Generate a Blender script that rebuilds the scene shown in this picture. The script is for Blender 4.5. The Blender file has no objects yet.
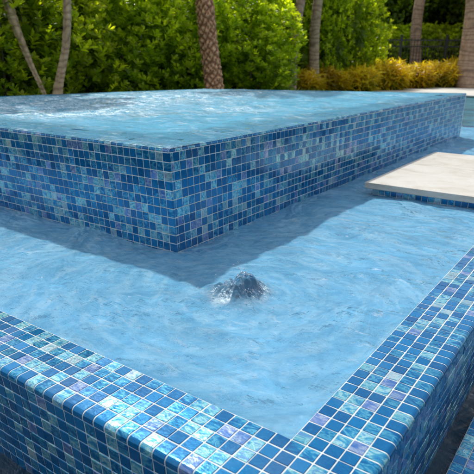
import bpy, math, random
import numpy as np
from mathutils import Vector, Matrix, Euler
S = bpy.context.scene
T = 0.05                      # one mosaic tile is five centimetres; the pool is laid out in tiles
rng = np.random.default_rng(7)
random.seed(7)

# ------------------------------------------------------------------ camera, sky, sun, exposure
cam = bpy.data.cameras.new('camera')
camo = bpy.data.objects.new('camera', cam)
S.collection.objects.link(camo); S.camera = camo
CAM = Vector((0.58365, -0.99363, 0.98852))
pitch, yaw, roll = math.radians(26.015), math.radians(-33.634), math.radians(0.288)
Fw = Vector((math.sin(yaw)*math.cos(pitch), math.cos(yaw)*math.cos(pitch), -math.sin(pitch)))
R0 = Vector((math.cos(yaw), -math.sin(yaw), 0)); U0 = R0.cross(Fw)
Rr = R0*math.cos(roll)+U0*math.sin(roll); Ur = U0*math.cos(roll)-R0*math.sin(roll)
M = Matrix((Rr, Ur, -Fw)).transposed().to_4x4(); M.translation = CAM
camo.matrix_world = M
FPX, CX, CY = 509.398, 269.811, 306.237
cam.sensor_width = 36; cam.lens = FPX/474*36
cam.shift_x = (237-CX)/474; cam.shift_y = (CY-237)/474
cam.clip_start = 0.02; cam.clip_end = 2000
cam.dof.use_dof = True; cam.dof.focus_distance = 2.3; cam.dof.aperture_fstop = 4.8

SUN_EL, SUN_AZ = math.radians(47), math.radians(-55)
sd = Vector((math.sin(SUN_AZ)*math.cos(SUN_EL), math.cos(SUN_AZ)*math.cos(SUN_EL), math.sin(SUN_EL)))
W = bpy.data.worlds.new('World'); S.world = W; W.use_nodes = True
wn = W.node_tree; bgn = wn.nodes['Background']
sky = wn.nodes.new('ShaderNodeTexSky'); sky.sky_type = 'NISHITA'; sky.sun_disc = False
sky.sun_elevation = SUN_EL; sky.sun_rotation = SUN_AZ % (2*math.pi)
sky.air_density = 1.0; sky.dust_density = 1.6; sky.ozone_density = 1.2
tc = wn.nodes.new('ShaderNodeTexCoord'); mpw = wn.nodes.new('ShaderNodeMapping'); mpw.inputs['Scale'].default_value = (1, 1, 2.2)
wn.links.new(tc.outputs['Generated'], mpw.inputs['Vector'])
cn = wn.nodes.new('ShaderNodeTexNoise'); cn.inputs['Scale'].default_value = 2.3; cn.inputs['Detail'].default_value = 6; cn.inputs['Roughness'].default_value = .6
wn.links.new(mpw.outputs[0], cn.inputs['Vector'])
cr_ = wn.nodes.new('ShaderNodeValToRGB'); cr_.color_ramp.elements[0].position = .38; cr_.color_ramp.elements[1].position = .60
cr_.color_ramp.elements[0].color = (.25, .25, .25, 1); cr_.color_ramp.elements[1].color = (.92, .92, .92, 1)
wn.links.new(cn.outputs[0], cr_.inputs[0])
cm = wn.nodes.new('ShaderNodeMix'); cm.data_type = 'RGBA'; wn.links.new(cr_.outputs[0], cm.inputs[0]); wn.links.new(sky.outputs[0], cm.inputs[6])
cm.inputs[7].default_value = (5.0, 5.25, 5.5, 1)          # unseen bright broken cloud, added for neutral fill light
wn.links.new(cm.outputs[2], bgn.inputs[0]); bgn.inputs[1].default_value = 0.13
sl = bpy.data.lights.new('sun', 'SUN'); sl.energy = 3.1; sl.angle = math.radians(1.6); sl.color = (1, .955, .88)
so = bpy.data.objects.new('sun', sl); S.collection.objects.link(so)
so.rotation_euler = sd.to_track_quat('Z', 'Y').to_euler()
S.view_settings.view_transform = 'Standard'; S.view_settings.look = 'None'
S.view_settings.gamma = 1; S.view_settings.use_curve_mapping = False
S.view_settings.exposure = 0.45
S.render.engine = 'CYCLES'
S.cycles.max_bounces = 8; S.cycles.transparent_max_bounces = 12
S.cycles.sample_clamp_indirect = 4; S.cycles.sample_clamp_direct = 12
S.cycles.caustics_reflective = False; S.cycles.caustics_refractive = False
S.cycles.use_denoising = True

# ------------------------------------------------------------------ scene helpers
def link(o): S.collection.objects.link(o); return o
def tag(o, label=None, cat=None, group=None, kind=None):
    if label: o['label'] = label
    if cat: o['category'] = cat
    if group: o['group'] = group
    if kind: o['kind'] = kind
    return o
def empty(name, loc=(0, 0, 0), rz=0):
    o = bpy.data.objects.new(name, None); o.location = loc; o.rotation_euler = (0, 0, rz); return link(o)
def copy_tree(o, parent=None):
    c = o.copy(); S.collection.objects.link(c); c.parent = parent
    for ch in list(o.children): copy_tree(ch, c)
    return c
def pix(u, v, z):
    d = Fw + Rr*((u-CX)/FPX) + Ur*((CY-v)/FPX)
    return CAM + d*((z-CAM.z)/d.z)
def pixd(u, v, dist):         # used once at build time to lay out the planting, in metres of ground distance
    d = Fw + Rr*((u-CX)/FPX) + Ur*((CY-v)/FPX)
    return CAM + d*(dist/math.hypot(d.x, d.y))

class MB:
    """collects vertices, faces, material slots and face / vertex attributes"""
    def __init__(s): s.v = []; s.f = []; s.m = []; s.a = []; s.n = 0; s.va = []
    def add(s, V, Fc, mat=0, att=(0, 0, 0), vatt=None):
        V = np.asarray(V, float).reshape(-1, 3)
        s.v.append(V)
        for f in Fc: s.f.append(tuple(i+s.n for i in f))
        s.m += [mat]*len(Fc); s.a += [att]*len(Fc)
        s.va.append(np.asarray(vatt, float) if vatt is not None else np.zeros((len(V), 3)))
        s.n += len(V)
    def box(s, x0, x1, y0, y1, z0, z1, mat=0, att=(0, 0, 0), bev=0):
        b = bev
        if b <= 0:
            V = [(x, y, z) for z in (z0, z1) for y in (y0, y1) for x in (x0, x1)]
            s.add(V, [(0, 2, 3, 1), (4, 5, 7, 6), (0, 1, 5, 4), (2, 6, 7, 3), (0, 4, 6, 2), (1, 3, 7, 5)], mat, att)
        else:
            ring = lambda i, z: [(x0+i, y0+i, z), (x1-i, y0+i, z), (x1-i, y1-i, z), (x0+i, y1-i, z)]
            V = ring(b, z0)+ring(0, z0+b)+ring(0, z1-b)+ring(b*.3, z1-b*.3)+ring(b, z1)
            Fc = [(3, 2, 1, 0), (16, 17, 18, 19)]
            for k in range(4):
                for i in range(4):
                    j = (i+1) % 4; Fc.append((k*4+i, k*4+j, k*4+4+j, k*4+4+i))
            s.add(V, Fc, mat, att)
    def tube(s, pts, rad, seg=10, mat=0, cap=True):
        pts = [Vector(p) for p in pts]; n = len(pts); V = []; Fc = []
        for i, p in enumerate(pts):
            t = (pts[min(i+1, n-1)]-pts[max(i-1, 0)]).normalized()
            a = t.cross(Vector((0, 1, .1))).normalized(); b = t.cross(a)
            r = rad[i] if hasattr(rad, '__len__') else rad
            for k in range(seg):
                th = 2*math.pi*k/seg; V.append(tuple(p+a*math.cos(th)*r+b*math.sin(th)*r))
        for i in range(n-1):
            for k in range(seg):
                k2 = (k+1) % seg; Fc.append((i*seg+k, i*seg+k2, (i+1)*seg+k2, (i+1)*seg+k))
        if cap: Fc.append(tuple(range(seg))[::-1]); Fc.append(tuple((n-1)*seg+k for k in range(seg)))
        s.add(V, Fc, mat)
    def build(s, name, mats, parent=None, smooth=False, scale=1.0, vatt=False):
        me = bpy.data.meshes.new(name)
        V = np.concatenate(s.v)*scale
        me.from_pydata(V.tolist(), [], s.f)
        for m in (mats if isinstance(mats, (list, tuple)) else [mats]): me.materials.append(m)
        me.polygons.foreach_set('material_index', s.m)
        at = me.attributes.new('tile', 'FLOAT_VECTOR', 'FACE')
        at.data.foreach_set('vector', np.asarray(s.a, np.float32).ravel())
        if vatt:
            at = me.attributes.new('vat', 'FLOAT_VECTOR', 'POINT')
            at.data.foreach_set('vector', np.concatenate(s.va).astype(np.float32).ravel())
        if smooth: me.polygons.foreach_set('use_smooth', [True]*len(me.polygons))
        me.update()
        o = link(bpy.data.objects.new(name, me))
        if parent: o.parent = parent
        return o

# ------------------------------------------------------------------ material helpers
def mat(name):
    m = bpy.data.materials.new(name); m.use_nodes = True
    nt = m.node_tree; nt.nodes.clear()
    out = nt.nodes.new('ShaderNodeOutputMaterial')
    return m, nt, out
class N:
    def __init__(s, nt): s.nt = nt
    def new(s, t, **k):
        n = s.nt.nodes.new(t)
        for a, b in k.items(): setattr(n, a, b)
        return n
    def set(s, sock, v):
        if isinstance(v, bpy.types.NodeSocket): s.nt.links.new(v, sock)
        elif isinstance(v, (tuple, list)) and len(v) == 3 and sock.type == 'RGBA': sock.default_value = (*v, 1)
        else: sock.default_value = v
    def math(s, op, a, b=0.0, c=None, clamp=False):
        n = s.new('ShaderNodeMath', operation=op); n.use_clamp = clamp
        s.set(n.inputs[0], a); s.set(n.inputs[1], b)
        if c is not None: s.set(n.inputs[2], c)
        return n.outputs[0]
    def vmath(s, op, a, b=(0, 0, 0)):
        n = s.new('ShaderNodeVectorMath', operation=op); s.set(n.inputs[0], a); s.set(n.inputs[1], b); return n.outputs[0]
    def mix(s, f, a, b, blend='MIX'):
        n = s.new('ShaderNodeMix', data_type='RGBA', blend_type=blend)
        s.set(n.inputs[0], f); s.set(n.inputs[6], a); s.set(n.inputs[7], b); return n.outputs[2]
    def noise(s, vec, scale, detail=3, rough=.55, dist=0, out=0):
        n = s.new('ShaderNodeTexNoise'); n.inputs['Scale'].default_value = scale; n.inputs['Detail'].default_value = detail
        n.inputs['Roughness'].default_value = rough; n.inputs['Distortion'].default_value = dist
        s.set(n.inputs['Vector'], vec); return n.outputs[out]
    def ramp(s, f, stops):
        n = s.new('ShaderNodeValToRGB'); r = n.color_ramp
        while len(r.elements) < len(stops): r.elements.new(.5)
        for e, (p, c) in zip(r.elements, stops):
            e.position = p; e.color = (*c, 1) if isinstance(c, tuple) else (c, c, c, 1)
        s.set(n.inputs[0], f); return n.outputs[0]
    def mrange(s, v, a, b, c, d):
        n = s.new('ShaderNodeMapRange'); s.set(n.inputs[0], v)
        for i, x in enumerate((a, b, c, d)): s.set(n.inputs[i+1], x)
        return n.outputs[0]
    def pos(s): return s.new('ShaderNodeNewGeometry').outputs['Position']
    def obj(s): return s.new('ShaderNodeTexCoord').outputs['Object']
    def attr(s, name): 
        n = s.new('ShaderNodeAttribute'); n.attribute_name = name
        x = s.new('ShaderNodeSeparateXYZ'); s.set(x.inputs[0], n.outputs['Vector'])
        return n.outputs['Vector'], x.outputs[0], x.outputs[1], x.outputs[2]
    def bump(s, h, dist, strength=1.0, normal=None):
        n = s.new('ShaderNodeBump'); n.inputs['Strength'].default_value = strength; n.inputs['Distance'].default_value = dist
        s.set(n.inputs['Height'], h)
        if normal: s.set(n.inputs['Normal'], normal)
        return n.outputs[0]
    def bsdf(s, **k):
        n = s.new('ShaderNodeBsdfPrincipled')
        for a, b in k.items(): s.set(n.inputs[a.replace('_', ' ')], b)
        return n.outputs[0]

def glass_tile(name, wet=0.0):
    m, nt, out = mat(name); n = N(nt)
    av, r1, r2, r3 = n.attr('tile')
    p = n.pos()
    off = n.vmath('MULTIPLY', av, (37.0, 53.0, 71.0))
    pv = n.vmath('ADD', p, off)
    # a streaky direction that changes a little from tile to tile
    mp = n.new('ShaderNodeMapping'); n.set(mp.inputs['Vector'], pv); mp.inputs['Scale'].default_value = (15, 38, 30)
    ang = n.new('ShaderNodeCombineXYZ'); n.set(ang.inputs[2], n.math('MULTIPLY', r3, 1.3)); n.set(mp.inputs['Rotation'], ang.outputs[0])
    v1 = n.noise(mp.outputs[0], 1.0, 4, .62, 1.6)
    v2 = n.noise(mp.outputs[0], 2.1, 3, .6, 2.2)
    veins = n.ramp(v1, [(.30, (.03, .22, .50)), (.43, (.08, .38, .58)), (.50, (.26, .58, .64)), (.55, (.66, .80, .76)), (.60, (.14, .44, .66)), (.70, (.30, .38, .66)), (.80, (.05, .22, .52))])
    lil = n.ramp(v1, [(.30, (.06, .18, .48)), (.46, (.18, .28, .58)), (.54, (.36, .38, .62)), (.60, (.56, .56, .68)), (.68, (.22, .28, .58))])
    pearl = n.ramp(v1, [(.32, (.14, .40, .56)), (.45, (.40, .58, .64)), (.53, (.72, .74, .72)), (.60, (.52, .50, .62)), (.72, (.22, .46, .58))])
    blue2 = n.ramp(v1, [(.36, (.004, .14, .36)), (.50, (.015, .26, .50)), (.56, (.18, .50, .64)), (.62, (.02, .26, .48))])
    irid = n.mix(n.math('GREATER_THAN', r2, .36), veins, lil)
    irid = n.mix(n.math('GREATER_THAN', r2, .47), irid, pearl)
    irid = n.mix(n.math('GREATER_THAN', r2, .54), irid, blue2)
    sv = n.mix(n.math('MULTIPLY', r2, 1.0), (.0005, .110, .31), (.001, .205, .49))
    sv = n.mix(n.math('MULTIPLY', n.ramp(v2, [(.45, 0.0), (.75, 1.0)]), .3), sv, (.01, .30, .52))
    solid = n.math('LESS_THAN', r1, .48)
    irid = n.mix(1.0, irid, n.mix(n.mrange(r3, 0, 1, 0, 1), (.42, .66, .74), (.66, .84, .88)), 'MULTIPLY')
    col = n.mix(solid, irid, n.mix(.18, sv, (0, .02, .06)))
    dirt = n.noise(p, 3.0, 4, .6)
    col = n.mix(n.mrange(dirt, .5, .75, 0, .14), col, (.30, .36, .38))
    h = n.math('ADD', n.math('MULTIPLY', n.noise(pv, 60, 2, .5), 1.0), n.math('MULTIPLY', v1, n.math('MULTIPLY', n.math('SUBTRACT', 1.0, solid), .5)))
    nm = n.bump(n.math('MULTIPLY', h, n.mrange(solid, 0, 1, 1.0, .40)), .0016, .5)
    # foil-backed glass: most of what it shows is tinted reflection, a smaller part is the pigment
    b = n.bsdf(Base_Color=col, Metallic=n.mrange(solid, 0, 1, .52, .42), Roughness=n.mrange(v2, .3, .7, .10, .18), IOR=1.42, Normal=nm)
    nt.links.new(b, out.inputs[0]); return m
def grout():
    m, nt, out = mat('grout'); n = N(nt); p = n.pos()
    c = n.ramp(n.noise(p, 14, 5, .65), [(.3, (.46, .49, .49)), (.6, (.62, .65, .64)), (.8, (.70, .72, .71))])
    b = n.bsdf(Base_Color=c, Roughness=.8, Normal=n.bump(n.noise(p, 400, 2), .0006, .6))
    nt.links.new(b, out.inputs[0]); return m
def water(name, deep, milk, milkiness, foam=(.86, .92, .96), fscale=9.0, flow=.0, bumps=.004, foam_t=(.60, .76), foam_glint_amt=.5, rough=.035, centre=None, arc_glint=.0):
    """clear water lying over the floor, clouded by the air the pumps drive into it: fresnel reflection over tinted see-through and a pale suspended part"""
    m, nt, out = mat(name); n = N(nt); p = n.pos()
    av, foamv, clearv, chop = n.attr('vat')
    # stretched ripple field
    mp = n.new('ShaderNodeMapping'); n.set(mp.inputs['Vector'], p); mp.inputs['Rotation'].default_value = (0, 0, flow); mp.inputs['Scale'].default_value = (1.0, 2.0, 1)
    w = n.noise(mp.outputs[0], 5.0, 2, .5, 0, 1)
    wp = n.vmath('ADD', mp.outputs[0], n.vmath('MULTIPLY', w, (.10, .10, .10)))
    h1 = n.noise(wp, 12, 5, .60, .25)
    h0 = n.noise(wp, 5.0, 3, .5, .2)
    h1 = n.math('ADD', h1, n.math('MULTIPLY', h0, 1.1))
    h2 = n.noise(wp, 40, 3, .6, .3)
    streak = None
    if centre:                # ripples, and their painted highlights, bend round the place where the water wells up
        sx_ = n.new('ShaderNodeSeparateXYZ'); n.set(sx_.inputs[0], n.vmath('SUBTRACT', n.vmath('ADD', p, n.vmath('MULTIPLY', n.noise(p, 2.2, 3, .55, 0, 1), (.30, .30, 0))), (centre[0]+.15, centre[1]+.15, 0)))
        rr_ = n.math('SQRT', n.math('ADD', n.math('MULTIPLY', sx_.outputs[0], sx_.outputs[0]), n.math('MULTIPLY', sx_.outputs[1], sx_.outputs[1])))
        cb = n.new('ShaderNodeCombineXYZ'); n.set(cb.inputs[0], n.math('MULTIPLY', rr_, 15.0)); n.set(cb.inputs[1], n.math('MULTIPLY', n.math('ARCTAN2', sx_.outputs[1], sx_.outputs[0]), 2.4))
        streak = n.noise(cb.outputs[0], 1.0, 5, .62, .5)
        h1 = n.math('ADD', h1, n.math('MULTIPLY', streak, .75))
    calm = n.mrange(n.noise(p, 2.6, 3, .55, .8), .38, .62, .25, 1.25)
    h = n.math('MULTIPLY', n.math('ADD', h1, n.math('MULTIPLY', h2, .22)), calm)
    nm = n.bump(h, bumps*6, .75)
    fr = n.new('ShaderNodeFresnel'); fr.inputs['IOR'].default_value = 1.333; n.set(fr.inputs['Normal'], nm)
    gl = n.new('ShaderNodeBsdfGlossy'); gl.inputs['Roughness'].default_value = rough; n.set(gl.inputs['Normal'], nm); gl.inputs['Color'].default_value = (1, 1, 1, 1)
    tr = n.new('ShaderNodeBsdfTransparent'); n.set(tr.inputs['Color'], n.mix(clearv, deep, (.86, .95, .98)))
    df = n.new('ShaderNodeBsdfDiffuse')
    # bubbles hang below the surface, so their light depends little on the slope of the ripples above them
    gn = n.new('ShaderNodeNewGeometry').outputs['Normal']
    n.set(df.inputs['Normal'], n.vmath('NORMALIZE', n.vmath('ADD', n.vmath('MULTIPLY', nm, (.38, .38, .38)), (0, 0, .7))))
    fn = n.noise(wp, fscale, 7, .72, .45)
    fb = n.noise(p, 1.7, 2, .5)
    fm = n.mrange(n.math('ADD', fn, n.math('MULTIPLY', n.math('SUBTRACT', fb, .5), .35)), foam_t[0], foam_t[1], 0, foam_glint_amt)  # froth flecks, with streaky ripple highlights painted in the same white
    fm = n.math('ADD', n.math('MAXIMUM', fm, 0.0), n.math('MULTIPLY', foamv, n.mrange(n.math('ADD', n.math('MULTIPLY', fn, .5), n.math('MULTIPLY', n.noise(wp, 48, 5, .7, .3), .5)), .44, .56, .0, 1.0)), clamp=True)
    mv = n.noise(wp, 3.0, 4, .6)
    mk = n.mix(n.mrange(mv, .35, .68, 0, 1), milk, tuple(min(1, c*1.14+.01) for c in milk))
    if streak: mk = n.mix(n.mrange(streak, .44, .64, 0, arc_glint), mk, (.42, .72, .90))  # light on the ripples painted into the milk colour as pale arcs
    n.set(df.inputs['Color'], n.mix(fm, mk, foam))
    mf = n.math('MULTIPLY', n.mrange(mv, .3, .7, milkiness-.05, milkiness+.05), n.math('SUBTRACT', 1.0, clearv))
    mf = n.math('MAXIMUM', mf, n.math('MULTIPLY', fm, .95), clamp=True)
    a = n.new('ShaderNodeMixShader'); n.set(a.inputs[0], mf); n.set(a.inputs[1], tr.outputs[0]); n.set(a.inputs[2], df.outputs[0])
    c = n.new('ShaderNodeMixShader'); n.set(c.inputs[0], fr.outputs[0]); n.set(c.inputs[1], a.outputs[0]); n.set(c.inputs[2], gl.outputs[0])
    nt.links.new(c.outputs[0], out.inputs[0]); return m
def simple(name, stops, scale=8, rough=.8, bump=.002, bscale=40, spec=.5, detail=5, stretch=(1, 1, 1), obj=False):
    m, nt, out = mat(name); n = N(nt); p = n.obj() if obj else n.pos()
    mp = n.new('ShaderNodeMapping'); n.set(mp.inputs['Vector'], p); mp.inputs['Scale'].default_value = stretch
    c = n.ramp(n.noise(mp.outputs[0], scale, detail, .62, .4), stops)
    b = n.bsdf(Base_Color=c, Roughness=rough, Specular_IOR_Level=spec, Normal=n.bump(n.noise(mp.outputs[0], bscale, 5, .6), bump, .8))
    nt.links.new(b, out.inputs[0]); return m
def leafmat(name, dark, mid, bright, trans=.42, rough=.38):
    m, nt, out = mat(name); n = N(nt)
    av, r1, r2, r3 = n.attr('tile')
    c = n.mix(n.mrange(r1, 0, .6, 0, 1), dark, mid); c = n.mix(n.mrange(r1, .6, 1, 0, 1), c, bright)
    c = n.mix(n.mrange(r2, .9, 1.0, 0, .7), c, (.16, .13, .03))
    oi = n.new('ShaderNodeObjectInfo')
    hs = n.new('ShaderNodeHueSaturation'); n.set(hs.inputs['Color'], c); n.set(hs.inputs['Value'], n.mrange(oi.outputs['Random'], 0, 1, .82, 1.15)); n.set(hs.inputs['Hue'], n.mrange(oi.outputs['Random'], 0, 1, .49, .512))
    c = hs.outputs[0]
    b = n.bsdf(Base_Color=c, Roughness=rough, Specular_IOR_Level=.45)
    t = n.new('ShaderNodeBsdfTranslucent'); n.set(t.inputs['Color'], n.mix(1.0, c, (1.5, 1.6, .6), 'MULTIPLY'))
    x = n.new('ShaderNodeMixShader'); x.inputs[0].default_value = trans; n.set(x.inputs[1], b); n.set(x.inputs[2], t.outputs[0])
    nt.links.new(x.outputs[0], out.inputs[0]); return m

M_tile = glass_tile('glass_mosaic'); M_grout = grout()
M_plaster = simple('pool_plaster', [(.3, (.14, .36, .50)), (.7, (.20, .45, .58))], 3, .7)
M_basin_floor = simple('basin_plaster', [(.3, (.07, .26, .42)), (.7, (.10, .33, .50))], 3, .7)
M_trav = None

# spa body
SX1, SY0, SZ = -27.42, 19.79, 10.79          # outer corner, foot of the top lip
TOP = SZ+.42
_a = pix(0, 96.6, TOP*T)/T; _b = pix(205, 88.9, TOP*T)/T
_m = (_b.x-_a.x)/(_b.y-_a.y); NX = int(round(SX1-(_a.x+_m*(SY0-_a.y))))
SX0, SY1 = SX1-NX, SY0+116
WB = (SX1-_b.x)/NX; HB = (_b.y-SY0)/116
def spamap(x, y):
    u_ = (SX1-x)/NX; v_ = (y-SY0)/116
    # corners: front left, front right, back right, back left
    yy = SY0+116*v_*(1+(HB-1)*u_); w_ = 1+(WB-1)*v_
    return SX1-(SX1-x)*w_, yy
def bend(b):
    for V in b.v:
        V[:, 0], V[:, 1] = spamap(V[:, 0].copy(), V[:, 1].copy())
    return b
NBX = NX+35; GX = -(NBX+6)
print('SPA', NX, WB, HB)
# ------------------------------------------------------------------ setting: ground, pools
GZ = -1.0                     # lawn level, in tiles
def pit_ground():
    b = MB(); L = 8000
    xs = [-L, GX, 60, 150, L]; ys = [-L, -60, 164.5, 326, L]
    hole = {(1, 1), (1, 2), (2, 2)}
    for i in range(4):
        for j in range(4):
            if (i, j) in hole: continue
            x0, x1, y0, y1 = xs[i], xs[i+1], ys[j], ys[j+1]
            b.add([(x0, y0, GZ), (x1, y0, GZ), (x1, y1, GZ), (x0, y1, GZ)], [(0, 1, 2, 3)])
    return b
M_ground = simple('lawn_soil', [(.3, (.035, .05, .015)), (.6, (.06, .085, .02)), (.8, (.10, .10, .05))], 2, .95, .02, 30)
g = pit_ground().build('ground', M_ground, scale=T); tag(g, kind='structure')
b = MB()                      # sunken walls of the lower trough and of the far pool
def wallq(b, x0, y0, x1, y1, z0, z1, m=0): b.add([(x0, y0, z0), (x1, y1, z0), (x1, y1, z1), (x0, y0, z1)], [(0, 1, 2, 3)], m)
for q in ((GX, -60, 60, -60), (60, -60, 60, 164.5), (GX, 164.5, GX, -60)): wallq(b, *q, -22, GZ)
b.add([(GX, -60, -22), (60, -60, -22), (60, 164.5, -22), (GX, 164.5, -22)], [(0, 1, 2, 3)])
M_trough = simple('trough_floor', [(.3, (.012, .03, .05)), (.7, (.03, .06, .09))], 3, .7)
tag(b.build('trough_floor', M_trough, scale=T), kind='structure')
b = MB()
for q in ((GX, 164.5, 150, 164.5), (150, 164.5, 150, 326), (150, 326, GX, 326), (GX, 326, GX, 164.5)): wallq(b, *q, -28, GZ)
b.add([(GX, 164.5, -28), (150, 164.5, -28), (150, 326, -28), (GX, 326, -28)], [(0, 1, 2, 3)])
tag(b.build('pool_floor', M_plaster, scale=T), kind='structure')

# ------------------------------------------------------------------ tiled masonry
def rnd3():
    return (random.random(), random.random(), random.random())
def patch(b, O, du, dv, nu, nv, gap=.068, h=.035, wu=None, wv=None, sub=True, jit=.018):
    """nu x nv glass tiles bedded in grout: O corner, du/dv one-tile vectors; tiles stand proud along du x dv"""
    O = np.array(O, float); du = np.array(du, float); dv = np.array(dv, float)
    nrm = np.cross(du, dv); nrm /= np.linalg.norm(nrm)
    if sub:
        b.add([O, O+du*nu, O+du*nu+dv*nv, O+dv*nv], [(0, 1, 2, 3)], 1)
    g = gap/2; c = .030; i = .030
    oct_ = lambda e: [(g+e+c, g+e), (1-g-e-c, g+e), (1-g-e, g+e+c), (1-g-e, 1-g-e-c), (1-g-e-c, 1-g-e), (g+e+c, 1-g-e), (g+e, 1-g-e-c), (g+e, g+e+c)]
    A = np.array(oct_(0)); B = np.array(oct_(i))
    faces = [(0, 1, 2, 3, 4, 5, 6, 7)[::1]]
    side = [(k, (k+1) % 8, 8+(k+1) % 8, 8+k) for k in range(8)]
    for a in range(nu):
        for c2 in range(nv):
            q = O+du*a+dv*c2
            tx, ty = (random.gauss(0, jit) for _ in range(2)); hh = h*random.uniform(.85, 1.25)
            sx, sy = (random.gauss(0, .008) for _ in range(2))
            V0 = q+np.outer(A[:, 0]+sx, du)+np.outer(A[:, 1]+sy, dv)+nrm*(-.005)
            V1 = q+np.outer(B[:, 0]+sx, du)+np.outer(B[:, 1]+sy, dv)+np.outer(hh+(B[:, 0]-.5)*tx+(B[:, 1]-.5)*ty, nrm)
            b.add(np.vstack([V0, V1]), side+[tuple(range(8, 16))], 0, rnd3())
def bent(b, O, along, inward, down, n, flat, rad, drop, gap=.068, h=.035, sub=True):
    """a run of n bullnose tiles: profile goes flat along -inward, round the edge and down; 'O' is where the flat part starts"""
    O = np.array(O, float); al = np.array(along, float); ou = -np.array(inward, float); dn = np.array(down, float)
    prof = [(0, 0)]; K = 6
    prof += [(flat, 0)]
    for k in range(1, K+1):
        a = k/K*math.pi/2; prof.append((flat+rad*math.sin(a), rad*(1-math.cos(a))))
    prof.append((flat+rad, rad+drop))
    P = np.array(prof)
    # normals of the profile
    Nn = [(0, -1), (0, -1)]+[(math.sin(k/K*math.pi/2), -math.cos(k/K*math.pi/2)) for k in range(1, K+1)]+[(1, 0)]
    Nn = np.array(Nn, float)
    base = lambda t, off, P=P, Nn=Nn: O+al*t+np.outer(P[:, 0]+Nn[:, 0]*off, ou)+np.outer(P[:, 1]+Nn[:, 1]*off, dn)
    m = len(P)
    if sub:
        b.add(np.vstack([base(0, 0), base(n, 0)]), [(k, k+1, m+k+1, m+k) for k in range(m-1)], 1)
    g = gap/2
    P2 = P.copy(); P2[0, 0] += g; P2[-1, 1] -= g
    P3 = P2.copy(); P3[0, 0] += .045; P3[-1, 1] -= .045
    for a in range(n):
        hh = h*random.uniform(.85, 1.2); rows = []
        rows.append(base(a+g, -.005, P2)); rows.append(base(a+g+.045, hh, P3)); rows.append(base(a+1-g-.045, hh, P3)); rows.append(base(a+1-g, -.005, P2))
        V = np.vstack(rows); Fc = []
        for r in range(3):
            for k in range(m-1): Fc.append((r*m+k, r*m+k+1, (r+1)*m+k+1, (r+1)*m+k))
        Fc.append((0, m, 2*m, 3*m)); Fc.append((m-1, 4*m-1, 3*m-1, 2*m-1))
        b.add(V, Fc, 0, rnd3())

spa = empty('raised_spa', (SX1*T, SY0*T, 0))
tag(spa, 'raised square spa clad in blue glass mosaic, brimming with churning water', 'spa')
def shifted(b, name, mats, parent, smooth=False, vatt=False):
    o = b.build(name, mats, None, smooth, T, vatt)
    px, py = parent.location.x, parent.location.y
    o.parent = parent; o.location = (-px, -py, -parent.location.z); return o
b = MB()                                      # front wall, faces -Y
rows = 13
patch(b, (SX0, SY0, SZ-rows), (1, 0, 0), (0, 0, 1), NX-1, rows)
# the corner column wraps the edge
for k in range(rows):
    bent(b, (SX1-1, SY0, SZ-k-1), (0, 0, 1), (-1, 0, 0), (0, 1, 0), 1, .86, .14, .04, sub=False)
b.add([(SX1-1, SY0, SZ-rows), (SX1-.12, SY0, SZ-rows), (SX1-.12, SY0, SZ), (SX1-1, SY0, SZ)], [(0, 1, 2, 3)], 1)
b.add([(SX1-.12, SY0, SZ-rows), (SX1, SY0+.12, SZ-rows), (SX1, SY0+.12, SZ), (SX1-.12, SY0, SZ)], [(0, 1, 2, 3)], 1)
shifted(b, 'front_wall', [M_tile, M_grout], spa)
b = MB()                                      # side wall, faces +X
b.add([(SX1, SY0+.12, SZ-rows), (SX1, SY1, SZ-rows), (SX1, SY1, SZ), (SX1, SY0+.12, SZ)], [(0, 1, 2, 3)], 1)
for k in range(rows): patch(b, (SX1, SY0+.2, SZ-k-1), (0, .32, 0), (0, 0, 1), 1, 1, gap=.1, sub=False)
patch(b, (SX1, SY0+.52, SZ-rows), (0, 1, 0), (0, 0, 1), 115, rows, sub=False)
b.add([(SX0, SY1, SZ-rows), (SX0, SY1, SZ), (SX1, SY1, SZ), (SX1, SY1, SZ-rows)], [(0, 1, 2, 3)], 1)
patch(b, (SX1, SY1, SZ-rows), (-1, 0, 0), (0, 0, 1), NX, rows, sub=False)
b.add([(SX0, SY0, SZ-rows), (SX0, SY0, SZ), (SX0, SY1, SZ), (SX0, SY1, SZ-rows)], [(0, 1, 2, 3)], 1)
bend(b); shifted(b, 'side_wall', [M_tile, M_grout], spa)
b = MB()                                      # top rim, 5 tiles wide, edges rounded
R_ = .30
W5 = 5
patch(b, (SX0+5, SY0+1, TOP), (1, 0, 0), (0, 1, 0), NX-5, 4)
patch(b, (SX1-5, SY0+5, TOP), (1, 0, 0), (0, 1, 0), 4, 106)
patch(b, (SX0+1, SY0+5, TOP), (1, 0, 0), (0, 1, 0), 4, 106)
patch(b, (SX0+5, SY1-5, TOP), (1, 0, 0), (0, 1, 0), NX-5, 4)
bent(b, (SX0, SY0+1, TOP), (1, 0, 0), (0, 1, 0), (0, 0, -1), NX, 1-R_, R_, .12)
bent(b, (SX1-1, SY0, TOP), (0, 1, 0), (-1, 0, 0), (0, 0, -1), 116, 1-R_, R_, .12)
bent(b, (SX1-1, SY1-1, TOP), (-1, 0, 0), (0, -1, 0), (0, 0, -1), NX-1, 1-R_, R_, .12)
bent(b, (SX0+1, SY0, TOP), (0, 1, 0), (1, 0, 0), (0, 0, -1), 116, 1-R_, R_, .12)
bend(b); shifted(b, 'rim', [M_tile, M_grout], spa)
b = MB()                                      # inner shell
x0, x1, y0, y1, z0, z1 = SX0+5, SX1-5, SY0+5, SY1-5, TOP-16, TOP
b.add([(x0, y0, z0), (x1, y0, z0), (x1, y1, z0), (x0, y1, z0)], [(0, 1, 2, 3)])
for q in ((x0, y0, x1, y0), (x1, y0, x1, y1), (x1, y1, x0, y1), (x0, y1, x0, y0)): wallq(b, *q, z0, z1)
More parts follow.
